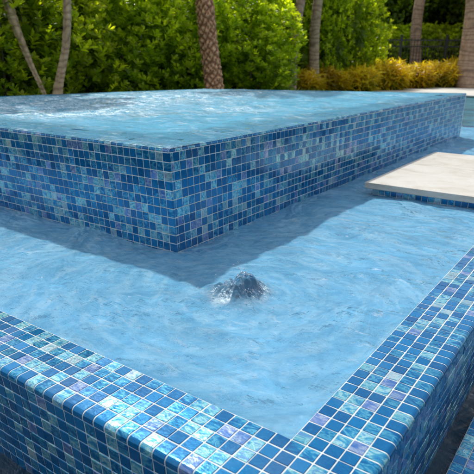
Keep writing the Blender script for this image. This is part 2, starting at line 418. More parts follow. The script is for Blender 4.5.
b.box(x0, x1, y0, y0+9, z0, TOP-8); b.box(x1-9, x1, y0+9.01, y1, z0, TOP-8)      # bench
bend(b); shifted(b, 'inner_shell', [M_plaster], spa)

# lower basin that the spa spills into
basin = empty('overflow_basin', (0, 0, 0))
tag(basin, 'low spill basin around the spa with a flat iridescent blue mosaic rim', 'pool basin')
BX0, BY1 = -NBX, 159
LIPR = .36
def rim_part(name, flat, lips, wallps):
    b = MB()
    for a in flat: patch(b, *a)
    for a in lips: bent(b, *a)
    shifted(b, name, [M_tile, M_grout], basin)
rim_part('front_rim', [((BX0-1, -4, 0), (1, 0, 0), (0, 1, 0), NBX+4, 4)],
         [((BX0-1, -4, 0), (1, 0, 0), (0, 1, 0), (0, 0, -1), NBX+5, .84, LIPR, .24)], [])
b = MB()
patch(b, (0, 0, 0), (1, 0, 0), (0, 1, 0), 4, 163)
patch(b, (3, -4, 0), (1, 0, 0), (0, 1, 0), 1, 4)
bent(b, (4, -5.0, 0), (0, 1, 0), (-1, 0, 0), (0, 0, -1), 168, .84, LIPR, .24)
shifted(b, 'side_rim', [M_tile, M_grout], basin)
b = MB()
patch(b, (BX0, BY1, 0), (1, 0, 0), (0, 1, 0), NBX, 4)
b.add([(BX0, BY1, 0), (0, BY1, 0), (0, BY1, -8), (BX0, BY1, -8)], [(0, 1, 2, 3)], 1)
b.add([(BX0, BY1+4, 0), (4, BY1+4, 0), (4, BY1+4, -8), (BX0, BY1+4, -8)], [(0, 1, 2, 3)], 1)
patch(b, (4, BY1+4, -4), (-1, 0, 0), (0, 0, 1), NBX+4, 4, sub=False)
shifted(b, 'back_rim', [M_tile, M_grout], basin)
b = MB(); patch(b, (BX0-4, 0, 0), (1, 0, 0), (0, 1, 0), 4, 163)
b.add([(BX0-4, -4, 0), (BX0-4, 163, 0), (BX0-4, 163, -8), (BX0-4, -4, -8)], [(0, 1, 2, 3)], 1)
shifted(b, 'end_rim', [M_tile, M_grout], basin)
b = MB(); OW = 5.16
patch(b, (BX0-1, -OW, -.6-12), (1, 0, 0), (0, 0, 1), NBX+6, 12)
b.add([(BX0-5, -OW, -.6), (BX0-1, -OW, -.6), (BX0-1, -OW, -13), (BX0-5, -OW, -13)], [(0, 1, 2, 3)], 1)
shifted(b, 'outer_front_wall', [M_tile, M_grout], basin)
b = MB(); patch(b, (OW, -OW, -.6-12), (0, 1, 0), (0, 0, 1), 168, 12)
shifted(b, 'outer_side_wall', [M_tile, M_grout], basin)
b = MB()                                      # inside faces and floor
patch(b, (0, 0, -3), (-1, 0, 0), (0, 0, 1), NBX, 3); patch(b, (0, 159, -3), (0, -1, 0), (0, 0, 1), 159, 3)
shifted(b, 'inner_wall', [M_tile, M_grout], basin)
b = MB()
b.add([(BX0, 0, -6), (0, 0, -6), (0, BY1, -6), (BX0, BY1, -6)], [(0, 1, 2, 3)])
for q in ((BX0, 0, 0, 0), (0, BY1, 0, 0)): wallq(b, *q, -6, -3)
wallq(b, BX0, 0, BX0, BY1, -6, 0)
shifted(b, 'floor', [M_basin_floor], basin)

# lower tiled ledge, bottom right
ledge = empty('lower_ledge', (9*T, 0, -9*T))
tag(ledge, 'low mosaic ledge across the narrow dark slot from the outer side wall', 'pool ledge')
b = MB()
patch(b, (6.62, -40, -9), (1, 0, 0), (0, 1, 0), 6, 190)
shifted(b, 'top', [M_tile, M_grout], ledge)
b = MB()
patch(b, (6.60, 150, -12), (0, -1, 0), (0, 0, 1), 190, 3)
b.add([(6.60, -40, -22), (6.60, 150, -22), (6.60, 150, -12), (6.60, -40, -12)], [(0, 1, 2, 3)], 1)
b.add([(6.60, -40, -22), (12.64, -40, -22), (12.64, -40, -9.01), (6.60, -40, -9.01)], [(0, 1, 2, 3)], 1)
b.add([(12.64, -40, -22), (12.64, 150, -22), (12.64, 150, -9.01), (12.64, -40, -9.01)], [(0, 1, 2, 3)], 1)
shifted(b, 'side', [M_tile, M_grout], ledge)

# ------------------------------------------------------------------ water surfaces
def vnoise(x, y, seed):
    r = np.random.default_rng(seed); G = r.random((256, 256))
    xi = np.floor(x).astype(int); yi = np.floor(y).astype(int); fx = x-xi; fy = y-yi
    fx = fx*fx*fx*(fx*(fx*6-15)+10); fy = fy*fy*fy*(fy*(fy*6-15)+10)
    a = G[xi & 255, yi & 255]; b_ = G[(xi+1) & 255, yi & 255]; c = G[xi & 255, (yi+1) & 255]; d = G[(xi+1) & 255, (yi+1) & 255]
    return (a*(1-fx)+b_*fx)*(1-fy)+(c*(1-fx)+d*fx)*fy-.5
def fbm(x, y, seed, octv=4, g=.5):
    s = 0; a = 1
    for k in range(octv):
        ca, sa = math.cos(1.1*k+seed), math.sin(1.1*k+seed)
        s = s+a*vnoise((x*ca-y*sa)*2**k+17*k, (x*sa+y*ca)*2**k+31*k, seed+k); a *= g
    return s
def sm(a, b_, x):
    t = np.clip((x-a)/(b_-a), 0, 1); return t*t*(3-2*t)
def axis(a, b_, step, fine=None, fstep=None):
    v = [a]
    while v[-1] < b_:
        st = step
        if fine and fine[0]-.3 < v[-1] < fine[1]+.3: st = fstep
        v.append(min(b_, v[-1]+st))
    return np.array(v)
def sheet(name, xs, ys, fn, mats, skip=None, label=None):
    X, Y = np.meshgrid(xs, ys, indexing='ij')
    res = fn(X, Y); Z, A = res[:2]
    if len(res) > 2: X, Y = res[2][0]*T, res[2][1]*T
    nx, ny = X.shape
    V = np.stack([X, Y, Z], -1).reshape(-1, 3)
    idx = np.arange(nx*ny).reshape(nx, ny)
    Fq = np.stack([idx[:-1, :-1], idx[1:, :-1], idx[1:, 1:], idx[:-1, 1:]], -1).reshape(-1, 4)
    if skip is not None:
        cx = (X[:-1, :-1]+X[1:, 1:])/2; cy = (Y[:-1, :-1]+Y[1:, 1:])/2
        Fq = Fq[~skip(cx, cy).ravel()]
    me = bpy.data.meshes.new(name)
    me.vertices.add(len(V)); me.vertices.foreach_set('co', V.ravel())
    me.loops.add(len(Fq)*4); me.loops.foreach_set('vertex_index', Fq.ravel().astype(np.int32))
    me.polygons.add(len(Fq)); me.polygons.foreach_set('loop_start', np.arange(0, len(Fq)*4, 4, dtype=np.int32))
    me.update(calc_edges=True); me.validate()
    me.polygons.foreach_set('use_smooth', [True]*len(me.polygons))
    at = me.attributes.new('vat', 'FLOAT_VECTOR', 'POINT')
    at.data.foreach_set('vector', np.asarray(A, np.float32).reshape(-1))
    me.materials.append(mats)
    o = link(bpy.data.objects.new(name, me)); tag(o, label, kind='structure'); return o

FX, FY = (12.8-27.42)*T, (-5.4+19.79)*T       # where the water wells up
def basin_h(X, Y):
    edge = np.minimum(np.minimum(X-BX0*T, -X), Y)
    wx = X+.10*fbm(X*3, Y*3, 3); wy = Y+.10*fbm(X*3, Y*3, 9)
    h = .024*fbm(wx*2.4, wy*4.0, 11, 4, .55)
    h += .0035*(1-2*np.abs(fbm(wx*8, wy*13, 21, 3, .55)))*.6
    dx, dy = X-FX, Y-FY; r = np.hypot(dx, dy); th = np.arctan2(dy, dx)
    rr = r*(1+.10*np.sin(th*3+1)+.07*np.sin(th*5+2))
    ring = np.sin(rr*2*math.pi/.105-1.0+fbm(X*3.2, Y*3.2, 31)*3.0)*np.exp(-r/.75)*sm(.08, .16, r)*(.65+.9*fbm(X*2, Y*2, 37, 2))
    h += .0062*ring
    # the upwelling itself: a rough hump of several lobes
    lob = fbm(X*15+3, Y*15, 41, 5, .50)
    hump = np.exp(-(rr/.125)**3.0)
    h = h+hump*(.076+.058*lob+.010*fbm(X*34, Y*34, 47, 3, .6))+.004*np.exp(-((r-.19)/.05)**2)*(1+1*fbm(X*14, Y*14, 55, 3))
    ridge = 1-np.abs(fbm(X*26, Y*26, 61, 3, .6))*3
    h = h+hump*.007*ridge
    clear = np.clip(hump*1.1, 0, .62)
    stk = fbm(th*3.2+4, r*9, 83, 4, .6); foam = np.clip(.55*sm(.02, .30, stk)*sm(.15, .5, hump)+.55*np.exp(-((r-.125)/.035)**2)*sm(0, .2, fbm(X*9, Y*9, 71, 3)+.08), 0, 1)
    foam = foam+.30*np.exp(-((X*.6+1.0)/.5)**2)*0
    h *= sm(-.004, .03, edge)*.85+.15
    return -.006+h, np.stack([foam, clear, 0*h], -1)
def spray(cx, cy, cz):
    b = MB(); r = random.Random(4)
    for k in range(36):
        a = r.random()*6.28; d = abs(r.gauss(0, .11)); x, y = cx+math.cos(a)*d, cy+math.sin(a)*d
        z = cz+.03+r.random()*.12*math.exp(-(d/.12)**2)+.01; q = r.uniform(.0012, .0034)
        V = [(x+q*math.cos(t)*math.cos(e), y+q*math.sin(t)*math.cos(e), z+q*1.2*math.sin(e)) for e in (-.9, 0, .9) for t in (0, 1.05, 2.09, 3.14, 4.19, 5.24)]+[(x, y, z-q*1.2), (x, y, z+q*1.2)]
        Fc = [(i*6+j, i*6+(j+1) % 6, i*6+6+(j+1) % 6, i*6+6+j) for i in range(2) for j in range(6)]+[(18, (j+1) % 6, j) for j in range(6)]+[(19, 12+j, 12+(j+1) % 6) for j in range(6)]
        b.add(V, Fc)
    m, nt, out = mat('droplet'); n = N(nt)
    nt.links.new(n.bsdf(Base_Color=(.85, .93, 1), Roughness=.03, IOR=1.33, Transmission_Weight=.6), out.inputs[0])
    tag(b.build('spray', m, smooth=True), 'fine water drops thrown up by the bubbling hump', 'spray', kind='stuff')
spray(FX, FY, 0)
M_bwater = water('basin_water', (.22, .60, .86), (.16, .46, .71), .60, flow=.55, bumps=.0095, foam_t=(.58, .70), foam_glint_amt=.32, foam=(.74, .89, .96), centre=(FX, FY), arc_glint=.45)
inspa = lambda cx, cy: (cx > (SX1-NX*WB+1)*T) & (cx < (SX1-1)*T) & (cy > (SY0+1)*T) & (cy < (SY0+116*HB-1)*T)
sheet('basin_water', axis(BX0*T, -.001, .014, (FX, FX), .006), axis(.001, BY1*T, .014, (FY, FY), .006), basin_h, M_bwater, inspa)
def spa_h(X, Y):
    e = np.minimum(np.minimum(X-SX0*T, SX1*T-X), np.minimum(Y-SY0*T, SY1*T-Y))
    wx = X+.16*fbm(X*2, Y*2, 5); wy = Y+.16*fbm(X*2, Y*2, 15)
    inner = sm(.05, .45, e)
    h = .022*fbm(wx*2.4, wy*3.6, 13, 4, .55)*inner
    jets = 0
    for jx, jy, s in ((-3.3, 2.0, .6), (-4.3, 3.2, .8), (-5.0, 2.2, .7), (-2.5, 3.1, .35), (-4.4, 4.9, .5)):
        jets = jets+np.exp(-((X-jx)**2+(Y-jy)**2)/s**2)
    jets = np.clip(jets, 0, 1)
    h += .026*jets*np.maximum(0, fbm(X*6, Y*6, 23, 4, .55))*inner
    h += .004*fbm(X*9, Y*9, 33, 3)*sm(0, .1, e)
    base = TOP*T+.0035
    z = base+.004*inner+h
    z = z-(1-sm(0, .014, e))*.006
    foam = np.clip(jets*.95+.6*sm(-2.4, -4.4, X)*sm(.1, .5, e), 0, 1)*inner
    clear = 1-sm(.18, .50, e)
    return z, np.stack([foam, clear*.40, 0*z], -1), spamap(X/T, Y/T)
M_swater = water('spa_water', (.55, .88, .96), (.13, .43, .62), .70, flow=.3, fscale=6.5, bumps=.014, foam_t=(.55, .67), foam_glint_amt=.62, rough=.09, foam=(.66, .85, .96))
sheet('spa_water', axis(SX0*T-.0, SX1*T, .018), axis(SY0*T, SY1*T, .018), spa_h, M_swater)
def flat_h(z, amp, sc, seed):
    return lambda X, Y: (z+amp*fbm(X*sc, Y*sc*1.5, seed, 4), np.zeros(X.shape+(3,)))
M_pwater = water('pool_water', (.36, .76, .88), (.14, .50, .64), .35, flow=.2, bumps=.004, foam_glint_amt=.1)
sheet('pool_water', np.linspace(GX*T, 150*T, 160), np.linspace(164.5*T, 326*T, 160), flat_h(-1.5*T, .01, 2, 81), M_pwater)
M_twater = water('trough_water', (.30, .5, .6), (.03, .08, .13), .45, flow=.8, bumps=.004, foam_glint_amt=.35, foam_t=(.62, .75))
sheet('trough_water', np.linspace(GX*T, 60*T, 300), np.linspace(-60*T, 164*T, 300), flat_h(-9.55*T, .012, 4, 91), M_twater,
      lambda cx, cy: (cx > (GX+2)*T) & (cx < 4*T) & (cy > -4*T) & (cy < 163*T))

# ------------------------------------------------------------------ travertine pads
def travertine():
    m, nt, out = mat('travertine'); n = N(nt); p = n.pos()
    mp = n.new('ShaderNodeMapping'); n.set(mp.inputs['Vector'], p); mp.inputs['Scale'].default_value = (1.0, 1.5, 4)
    a = n.noise(mp.outputs[0], 3.2, 6, .65, .6); c = n.ramp(a, [(.30, (.40, .35, .28)), (.45, (.55, .52, .46)), (.6, (.62, .60, .56)), (.75, (.50, .47, .42))])
    s = n.noise(p, 5, 4, .6); c = n.mix(.25, n.mix(1.0, c, (.86, .86, .86), 'MULTIPLY'), (.54, .51, .45)); c = n.mix(n.mrange(s, .55, .72, 0, .25), c, (.40, .34, .25))
    vo = n.noise(mp.outputs[0], 34, 4, .7); pit = n.mrange(vo, .62, .68, 0, 1)
    c = n.mix(n.math('MULTIPLY', pit, .35), c, (.25, .21, .16))
    b = n.bsdf(Base_Color=c, Roughness=.62, Normal=n.bump(n.math('SUBTRACT', n.noise(p, 60, 4), n.math('MULTIPLY', pit, .8)), .0015, .6))
    nt.links.new(b, out.inputs[0]); return m
M_trav = travertine()
def slab(x0, x1, y0, y1, z0, z1, label):
    cx, cy = (x0+x1)/2, (y0+y1)/2
    b = MB(); b.box(x0-cx, x1-cx, y0-cy, y1-cy, 0, z1-z0, bev=.10)
    o = b.build('stepping_slab', M_trav, scale=T); o.location = (cx*T, cy*T, z0*T)
    tag(o, label, 'stone slab', 'travertine stepping slabs'); return o
slab(-21.1, -.9, 56.6, 76.15, 1.02, 2.0, 'cream travertine slab over the basin, the nearer one with its thick front edge showing')
slab(-21.1, -.9, 76.27, 92.3, 1.02, 2.0, 'cream travertine slab over the basin, the farther one behind the joint')
b = MB(); PX0, PX1, PY0, PY1 = -20, -2, 57.6, 91.6
patch(b, (PX0, PY0, -5), (1, 0, 0), (0, 0, 1), 18, 6); patch(b, (PX1, PY0, -5), (0, 1, 0), (0, 0, 1), 34, 6)
patch(b, (PX1, PY1, -5), (-1, 0, 0), (0, 0, 1), 18, 6); patch(b, (PX0, PY1, -5), (0, -1, 0), (0, 0, 1), 34, 6)
o = b.build('slab_pedestal', [M_tile, M_grout], scale=T); tag(o, 'dark mosaic plinth in the water under the travertine slabs', 'plinth')

# ------------------------------------------------------------------ far deck
M_deck = simple('deck_stone', [(.3, (.50, .48, .44)), (.7, (.66, .64, .60))], 1.5, .8)
pts = [pix(330, 92.6, -.05), pix(365, 90.8, -.05), pix(392, 89.0, -.05), pix(415, 88.3, -.05), pix(474, 87.6, -.05), pix(560, 87.5, -.05)]
b = MB(); far = [(p.x, p.y) for p in pts]
near = [(p[0]*1.0, 326*T+.0) for p in far]
near[0] = (far[0][0], 326*T)
V = [(x, y, -.02) for x, y in far]+[(x, y, -.02) for x, y in near]; k = len(far)
Fc = [(i, k+i, k+i+1, i+1) for i in range(k-1)]
V += [(x, y, -.10) for x, y in near]
Fc += [(k+i, 2*k+i, 2*k+i+1, k+i+1) for i in range(k-1)]
b.add(V, Fc); o = b.build('pool_deck', M_deck); tag(o, kind='structure')

# ------------------------------------------------------------------ foliage
def leaf_mesh(name, P, D, Up, L, Wd, fold, curl, att, material, shape=(.30, .72)):
    """P base points, D directions, Up leaf normals; every leaf is a folded, curled blade of six faces"""
    P, D, Up = (np.asarray(a, float) for a in (P, D, Up)); n = len(P)
    D /= np.linalg.norm(D, axis=1)[:, None]+1e-9
    Sd = np.cross(D, Up); Sd /= np.linalg.norm(Sd, axis=1)[:, None]+1e-9
    Nn = np.cross(Sd, D)
    L = np.broadcast_to(L, n)[:, None]; Wd = np.broadcast_to(Wd, n)[:, None]; curl = np.broadcast_to(curl, n)[:, None]; fold = np.broadcast_to(fold, n)[:, None]
    c = lambda t: P+D*L*t-Nn*L*curl*t*t
    a, b2 = shape
    c1, c2, tip = c(a), c(b2), c(1.0)
    l1 = c1+Sd*Wd*.5*.92+Nn*Wd*fold; r1 = c1-Sd*Wd*.5*.92+Nn*Wd*fold
    l2 = c2+Sd*Wd*.5+Nn*Wd*fold; r2 = c2-Sd*Wd*.5+Nn*Wd*fold
    V = np.stack([P, l1, c1, r1, l2, c2, r2, tip], 1).reshape(-1, 3)
    tri = np.array([[0, 1, 2], [0, 2, 3], [1, 4, 5], [1, 5, 2], [2, 5, 6], [2, 6, 3], [4, 7, 5], [5, 7, 6]])
    Fq = (tri[None]+8*np.arange(n)[:, None, None]).reshape(-1, 3)
    me = bpy.data.meshes.new(name)
    me.vertices.add(len(V)); me.vertices.foreach_set('co', V.ravel())
    me.loops.add(len(Fq)*3); me.loops.foreach_set('vertex_index', Fq.ravel().astype(np.int32))
    me.polygons.add(len(Fq)); me.polygons.foreach_set('loop_start', np.arange(0, len(Fq)*3, 3, dtype=np.int32))
    me.update(calc_edges=True)
    me.polygons.foreach_set('use_smooth', [True]*len(me.polygons))
    at = me.attributes.new('tile', 'FLOAT_VECTOR', 'FACE')
    at.data.foreach_set('vector', np.repeat(np.asarray(att, np.float32), 8, axis=0).ravel())
    me.materials.append(material)
    return me
def unit(n):
    v = rng.normal(size=(n, 3)); return v/np.linalg.norm(v, axis=1)[:, None]
def rosettes(C, Dr, per, L, Wd, spread, bright, lvar=.25):
    """C tip points, Dr shoot directions -> leaf arrays"""
    n = len(C); P = np.repeat(C, per, 0); Dd = np.repeat(Dr, per, 0)
    a = np.cross(Dd, np.array([.3, .1, 1.0])+0*Dd); a /= np.linalg.norm(a, axis=1)[:, None]+1e-9; b_ = np.cross(Dd, a)
    k = np.tile(np.arange(per), n); th = k*2.4+np.repeat(rng.random(n)*6.28, per)+rng.normal(size=n*per)*.25
    open_ = spread*(.55+.75*(k/per))+rng.normal(size=n*per)*.12
    out = a*np.cos(th)[:, None]+b_*np.sin(th)[:, None]
    D = Dd*np.cos(open_)[:, None]+out*np.sin(open_)[:, None]
    Up = Dd*np.sin(open_)[:, None]-out*np.cos(open_)[:, None]
    P = P-Dd*(k*.014*L/.1)[:, None]
    LL = L*(1+lvar*rng.normal(size=n*per)*.6)*(.8+.35*k/per)
    tip = (1-k/per)
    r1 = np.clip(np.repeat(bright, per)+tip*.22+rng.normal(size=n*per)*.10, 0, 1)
    att = np.stack([r1, rng.random(n*per), rng.random(n*per)], 1)
    return P, D, Up, LL, LL*Wd, att
def shrub_foliage(name, material, rx, ry, h, n, per, L, Wd, spread=.85, seed=0, fill=.35):
    global rng; rng = np.random.default_rng(100+seed)
    u = unit(n*2); u = u[:n]
    r = np.where(rng.random(n) < fill, rng.random(n)**.5*.8, .82+rng.random(n)*.22)
    z = rng.random(n)
    th = rng.random(n)*6.283
    prof = .62+.48*np.sin(np.clip(z, 0, 1)*math.pi*.78+.35)      # widest in the lower half, tapering crown
    lump = 1+.16*np.sin(th*3+z*7+seed)+.12*np.sin(th*5-z*11+seed*2)
    C = np.stack([np.cos(th)*rx*r*prof*lump, np.sin(th)*ry*r*prof*lump, .05+z*h*(1+.10*np.sin(th*2+seed))], 1)
    Dr = np.stack([np.cos(th)*.55, np.sin(th)*.55, .8+0*z], 1)+rng.normal(size=(n, 3))*.38
    Dr /= np.linalg.norm(Dr, axis=1)[:, None]
    bright = .16+.52*z**.8+.20*(r > .85)+rng.normal(size=n)*.20  # shade painted into the leaf colour: darker low down and inside
    P, D, Up, LL, WW, att = rosettes(C, Dr, per, L, Wd, spread, bright)
    return leaf_mesh(name, P, D, Up, LL, WW, .12, .22, att, material)
def stems_mesh(h, n, spread, mt, seed=0):
    r = random.Random(seed); b = MB()
    for k in range(n):
        a = r.random()*6.28; q = [Vector((math.cos(a)*.04, math.sin(a)*.04, 0))]
        for i in range(5):
            q.append(q[-1]+Vector((math.cos(a)*spread/5*r.uniform(.4, 1.4), math.sin(a)*spread/5*r.uniform(.4, 1.4), h/5.4)))
        b.tube(q, [.022*(1-.14*i) for i in range(6)], 6)
    o = b.build('stem', mt, smooth=True); me = o.data; bpy.data.objects.remove(o); return me
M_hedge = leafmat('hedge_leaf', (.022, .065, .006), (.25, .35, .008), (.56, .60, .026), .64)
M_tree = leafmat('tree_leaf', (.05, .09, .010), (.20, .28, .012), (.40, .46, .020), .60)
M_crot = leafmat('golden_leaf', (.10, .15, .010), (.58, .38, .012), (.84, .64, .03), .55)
M_bark = simple('bark', [(.3, (.10, .08, .06)), (.7, (.22, .18, .14))], 12, .9, .01, 30, stretch=(1, 1, .3))
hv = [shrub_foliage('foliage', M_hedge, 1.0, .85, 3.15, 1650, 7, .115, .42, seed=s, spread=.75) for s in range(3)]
hs_ = [stems_mesh(2.4, 6, .5, M_bark, s) for s in range(3)]
def mobj(name, me, parent): o = link(bpy.data.objects.new(name, me)); o.parent = parent; return o
protos = []
def plant(name, meshes, stems, k, loc, rz, sc, label, cat, group):
    key = (name, k)
    src = next((p for kk, p in protos if kk == key), None)
    if src is None:
        t = empty(name); mobj('foliage', meshes[k], t); mobj('stem', stems[k], t); protos.append((key, t))
    else: t = copy_tree(src)
    t.location = loc; t.rotation_euler = (0, 0, rz); t.scale = (sc if isinstance(sc, tuple) else (sc,)*3)
    tag(t, label, cat, group); return t
HG = 'glossy broad-leaved shrubs of the tall hedge'
hedge_spots = []
rr = random.Random(3)
us = [-70, -38, -6, 26, 58, 92, 124, 156, 190, 222, 250, 290, 320, 352]
names_h = ['beyond the left edge of the spa, outermost on the left', 'left of the slanting pale stem', 'behind the leaning grey trunk at far left', 'between the leaning grey trunk and the curved pale palm', 'directly behind the curved pale palm trunk',
           'just right of the curved pale palm trunk', 'second to the right of the curved pale palm', 'midway between the curved pale palm and the diamond-barked palm', 'just left of the diamond-barked palm trunk', 'just right of the diamond-barked palm trunk',
           'above the bright tuft of grass', 'in front of the pinkish slanting trunk', 'beside the grey-green trunk', 'where the hedge ends near the fence']
for i, u in enumerate(us):
    dist = 9.2+.0135*max(0, u)+(.9 if i % 2 else 0)+(5.0 if u > 280 else 0)
    p = pixd(u, 60, dist)
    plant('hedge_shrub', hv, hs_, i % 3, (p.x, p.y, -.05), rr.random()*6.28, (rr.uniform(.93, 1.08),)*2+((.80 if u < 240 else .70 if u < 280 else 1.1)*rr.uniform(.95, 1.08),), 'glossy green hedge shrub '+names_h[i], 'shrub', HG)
# second row closing the gaps
BG = 'taller shrubs of the rear hedge row'
for i, u in enumerate(range(-60, 340, 44)):
    p = pixd(u, 50, 12.0+.012*u+(8.5 if u > 270 else 0))
    wh = ['far left edge of the photo', 'left leaning trunk', 'gap left of the curved palm', 'top of the curved pale palm', 'shrubs right of the curved palm', 'middle of the hedge', 'left side of the diamond-barked palm', 'right side of the diamond-barked palm', 'pinkish slanting trunk', 'grey-green trunk']
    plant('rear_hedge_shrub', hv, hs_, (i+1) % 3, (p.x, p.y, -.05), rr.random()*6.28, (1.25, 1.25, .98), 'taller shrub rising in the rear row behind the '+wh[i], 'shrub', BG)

# background trees
def tree_foliage(seed, n=2600, rx=2.6, h0=.3, h1=4.9):
    global rng; rng = np.random.default_rng(500+seed)
    # clumps on a rough dome
    K = 46; th = rng.random(K)*6.283; z = h0+(h1-h0)*rng.random(K); rad = rx*np.sqrt(np.clip(1-((z-2.3)/3.2)**2, .1, 1))*(.55+.45*rng.random(K))
    cc = np.stack([np.cos(th)*rad, np.sin(th)*rad, z], 1); cr = .45+.45*rng.random(K)
    ki = rng.integers(0, K, n); u = unit(n)
    C = cc[ki]+u*cr[ki][:, None]*(.6+.45*rng.random(n))[:, None]
    Dr = u+np.array([0, 0, .5])+rng.normal(size=(n, 3))*.3; Dr /= np.linalg.norm(Dr, axis=1)[:, None]
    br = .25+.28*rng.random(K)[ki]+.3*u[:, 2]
    P, D, Up, LL, WW, att = rosettes(C, Dr, 6, .19, .5, 1.0, br)
    return leaf_mesh('crown', P, D, Up, LL, WW, .1, .25, att, M_tree)
def tree_trunk(seed):
    r = random.Random(seed); b = MB()
    q = [Vector((0, 0, 0)), Vector((.05, .02, .8)), Vector((.0, .08, 1.7)), Vector((.1, .0, 2.8)), Vector((.15, .1, 4.0))]
    b.tube(q, [.20, .16, .14, .10, .04], 10)
    for k in range(5):
        a = r.random()*6.28; z = r.uniform(1.2, 2.8); s = Vector((.03, .03, z))
        b.tube([s, s+Vector((math.cos(a)*.7, math.sin(a)*.7, .6)), s+Vector((math.cos(a)*1.5, math.sin(a)*1.5, 1.4))], [.08, .055, .02], 7)
    o = b.build('trunk', M_bark, smooth=True); me = o.data; bpy.data.objects.remove(o); return me
tv = [tree_foliage(s) for s in range(2)]; tt = [tree_trunk(s) for s in range(2)]
tproto = {}
def bg_tree(k, loc, rz, sc, label):
    if k not in tproto:
        t = empty('shade_tree'); mobj('crown', tv[k], t); mobj('trunk', tt[k], t); tproto[k] = t
    else: t = copy_tree(tproto[k])
    t.location = loc; t.rotation_euler = (0, 0, rz); t.scale = (sc,)*3; tag(t, label, 'tree', 'dark trees beyond the garden'); return t
spots = [(-40, 18, 'far left above the hedge'), (40, 17.5, 'above the curved pale palm'), (125, 18, 'above the hedge between the two near palms'), (205, 19, 'behind the diamond-barked palm'), (275, 20, 'behind the pinkish slanting trunk'),
         (335, 31, 'just right of the grey-green trunk'), (372, 32, 'at the left end of the black fence'), (408, 33, 'behind the pale trunk above the fence'), (445, 31.5, 'over the right half of the black fence'), (485, 30, 'behind the thick trunk at the right edge'), (540, 28, 'outermost on the right'),
         (350, 33, 'in the deep gap left of the fence, farthest back'), (425, 35, 'deepest behind the fence middle'), (300, 31, 'deep behind the grey-green trunk')]
for i, (u, dist, w) in enumerate(spots):
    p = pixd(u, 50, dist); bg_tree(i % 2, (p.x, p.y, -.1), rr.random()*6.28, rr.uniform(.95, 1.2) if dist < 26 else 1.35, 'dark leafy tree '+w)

# golden shrubs behind the far deck
def golden(seed):
    global rng; rng = np.random.default_rng(900+seed); n = 330
    th = rng.random(n)*6.283; z = rng.random(n); r = np.sqrt(rng.random(n))*(.35+.25*np.sin(z*3))
    C = np.stack([np.cos(th)*r*1.15, np.sin(th)*r, .12+z*.78], 1)
    Dr = np.stack([np.cos(th)*.5, np.sin(th)*.5, .7+0*z], 1)+rng.normal(size=(n, 3))*.25; Dr /= np.linalg.norm(Dr, axis=1)[:, None]
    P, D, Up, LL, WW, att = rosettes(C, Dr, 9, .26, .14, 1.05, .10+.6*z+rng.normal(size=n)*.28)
    return leaf_mesh('foliage', P, D, Up, LL, WW, .15, .55, att, M_crot)
gv = [golden(s) for s in range(3)]; gs = [stems_mesh(.6, 6, .25, M_bark, 20+s) for s in range(3)]
gl_w = ['just right of the grass tuft', 'left of the grey-green trunk foot', 'right of the grey-green trunk foot', 'left of the deck tip', 'at the deck tip', 'just right of the deck tip', 'below the left fence post',
        'below the left part of the black fence', 'below the middle of the fence', 'below the thick middle fence post', 'below the right part of the fence', 'in front of the thick trunk at the right edge', 'at the right edge of the photo', 'farthest right beyond the thick trunk']
for i in range(14):
    u = 306+i*14.0; dist = float(np.interp(u, [300, 365, 410, 474, 500], [15.6, 18.2, 20.6, 23.0, 24]))+.9+(.5 if i % 2 else 0)
    p = pixd(u, 60, dist); sc = .80+.016*i+rr.uniform(-.10, .10)
    if i in (2, 3): sc *= .95
    plant('golden_shrub', gv, gs, i % 3, (p.x, p.y, -.05), rr.random()*6.28, (sc*1.3, sc*1.3, sc), 'golden-orange drooping shrub '+gl_w[i], 'shrub', 'golden shrubs along the far deck')
# grass strip
rng = np.random.default_rng(77); n = 7000
A0, A1 = pixd(235, 60, 10.7), pixd(312, 60, 12.6); t_ = rng.random(n)
P = np.stack([A0.x+(A1.x-A0.x)*t_+rng.normal(size=n)*.25, A0.y+(A1.y-A0.y)*t_+rng.normal(size=n)*.35, -.05+0*t_], 1)
D = np.stack([rng.normal(size=n)*.3, rng.normal(size=n)*.3, 1+0*t_], 1)
M_grass = leafmat('grass_blade', (.06, .12, .01), (.15, .24, .02), (.28, .36, .03), .4)
me = leaf_mesh('grass', P, D, unit(n), .32+.10*rng.random(n), .014, .1, .3, np.stack([rng.random(n), rng.random(n)*.8, rng.random(n)], 1), M_grass)
o = link(bpy.data.objects.new('grass', me)); tag(o, 'bright green grass strip at the foot of the hedge', 'grass', kind='stuff')

# ------------------------------------------------------------------ palms and trunks
def lattice_bark():
    m, nt, out = mat('date_palm_bark'); n = N(nt); av, k, r, _ = n.attr('vat'); p = n.pos()
    c = n.ramp(k, [(0.0, (.05, .02, .010)), (.35, (.26, .11, .045)), (.75, (.52, .26, .12)), (1.0, (.68, .42, .24))])
    c = n.mix(n.mrange(n.noise(p, 20, 4), .4, .7, 0, .5), c, (.30, .16, .09))
    b = n.bsdf(Base_Color=c, Roughness=.9, Normal=n.bump(n.noise(p, 70, 4), .008, .7)); nt.links.new(b, out.inputs[0]); return m
def ring_bark(name, a, b_, c_):
    m, nt, out = mat(name); n = N(nt); av, k, r, _ = n.attr('vat'); p = n.pos()
    c = n.ramp(n.noise(p, 9, 5, .65), [(.3, a), (.55, b_), (.8, c_)])
    c = n.mix(n.math('MULTIPLY', k, .6), c, tuple(x*.35 for x in a))
    b = n.bsdf(Base_Color=c, Roughness=.9, Normal=n.bump(n.noise(p, 45, 4), .01, .7)); nt.links.new(b, out.inputs[0]); return m
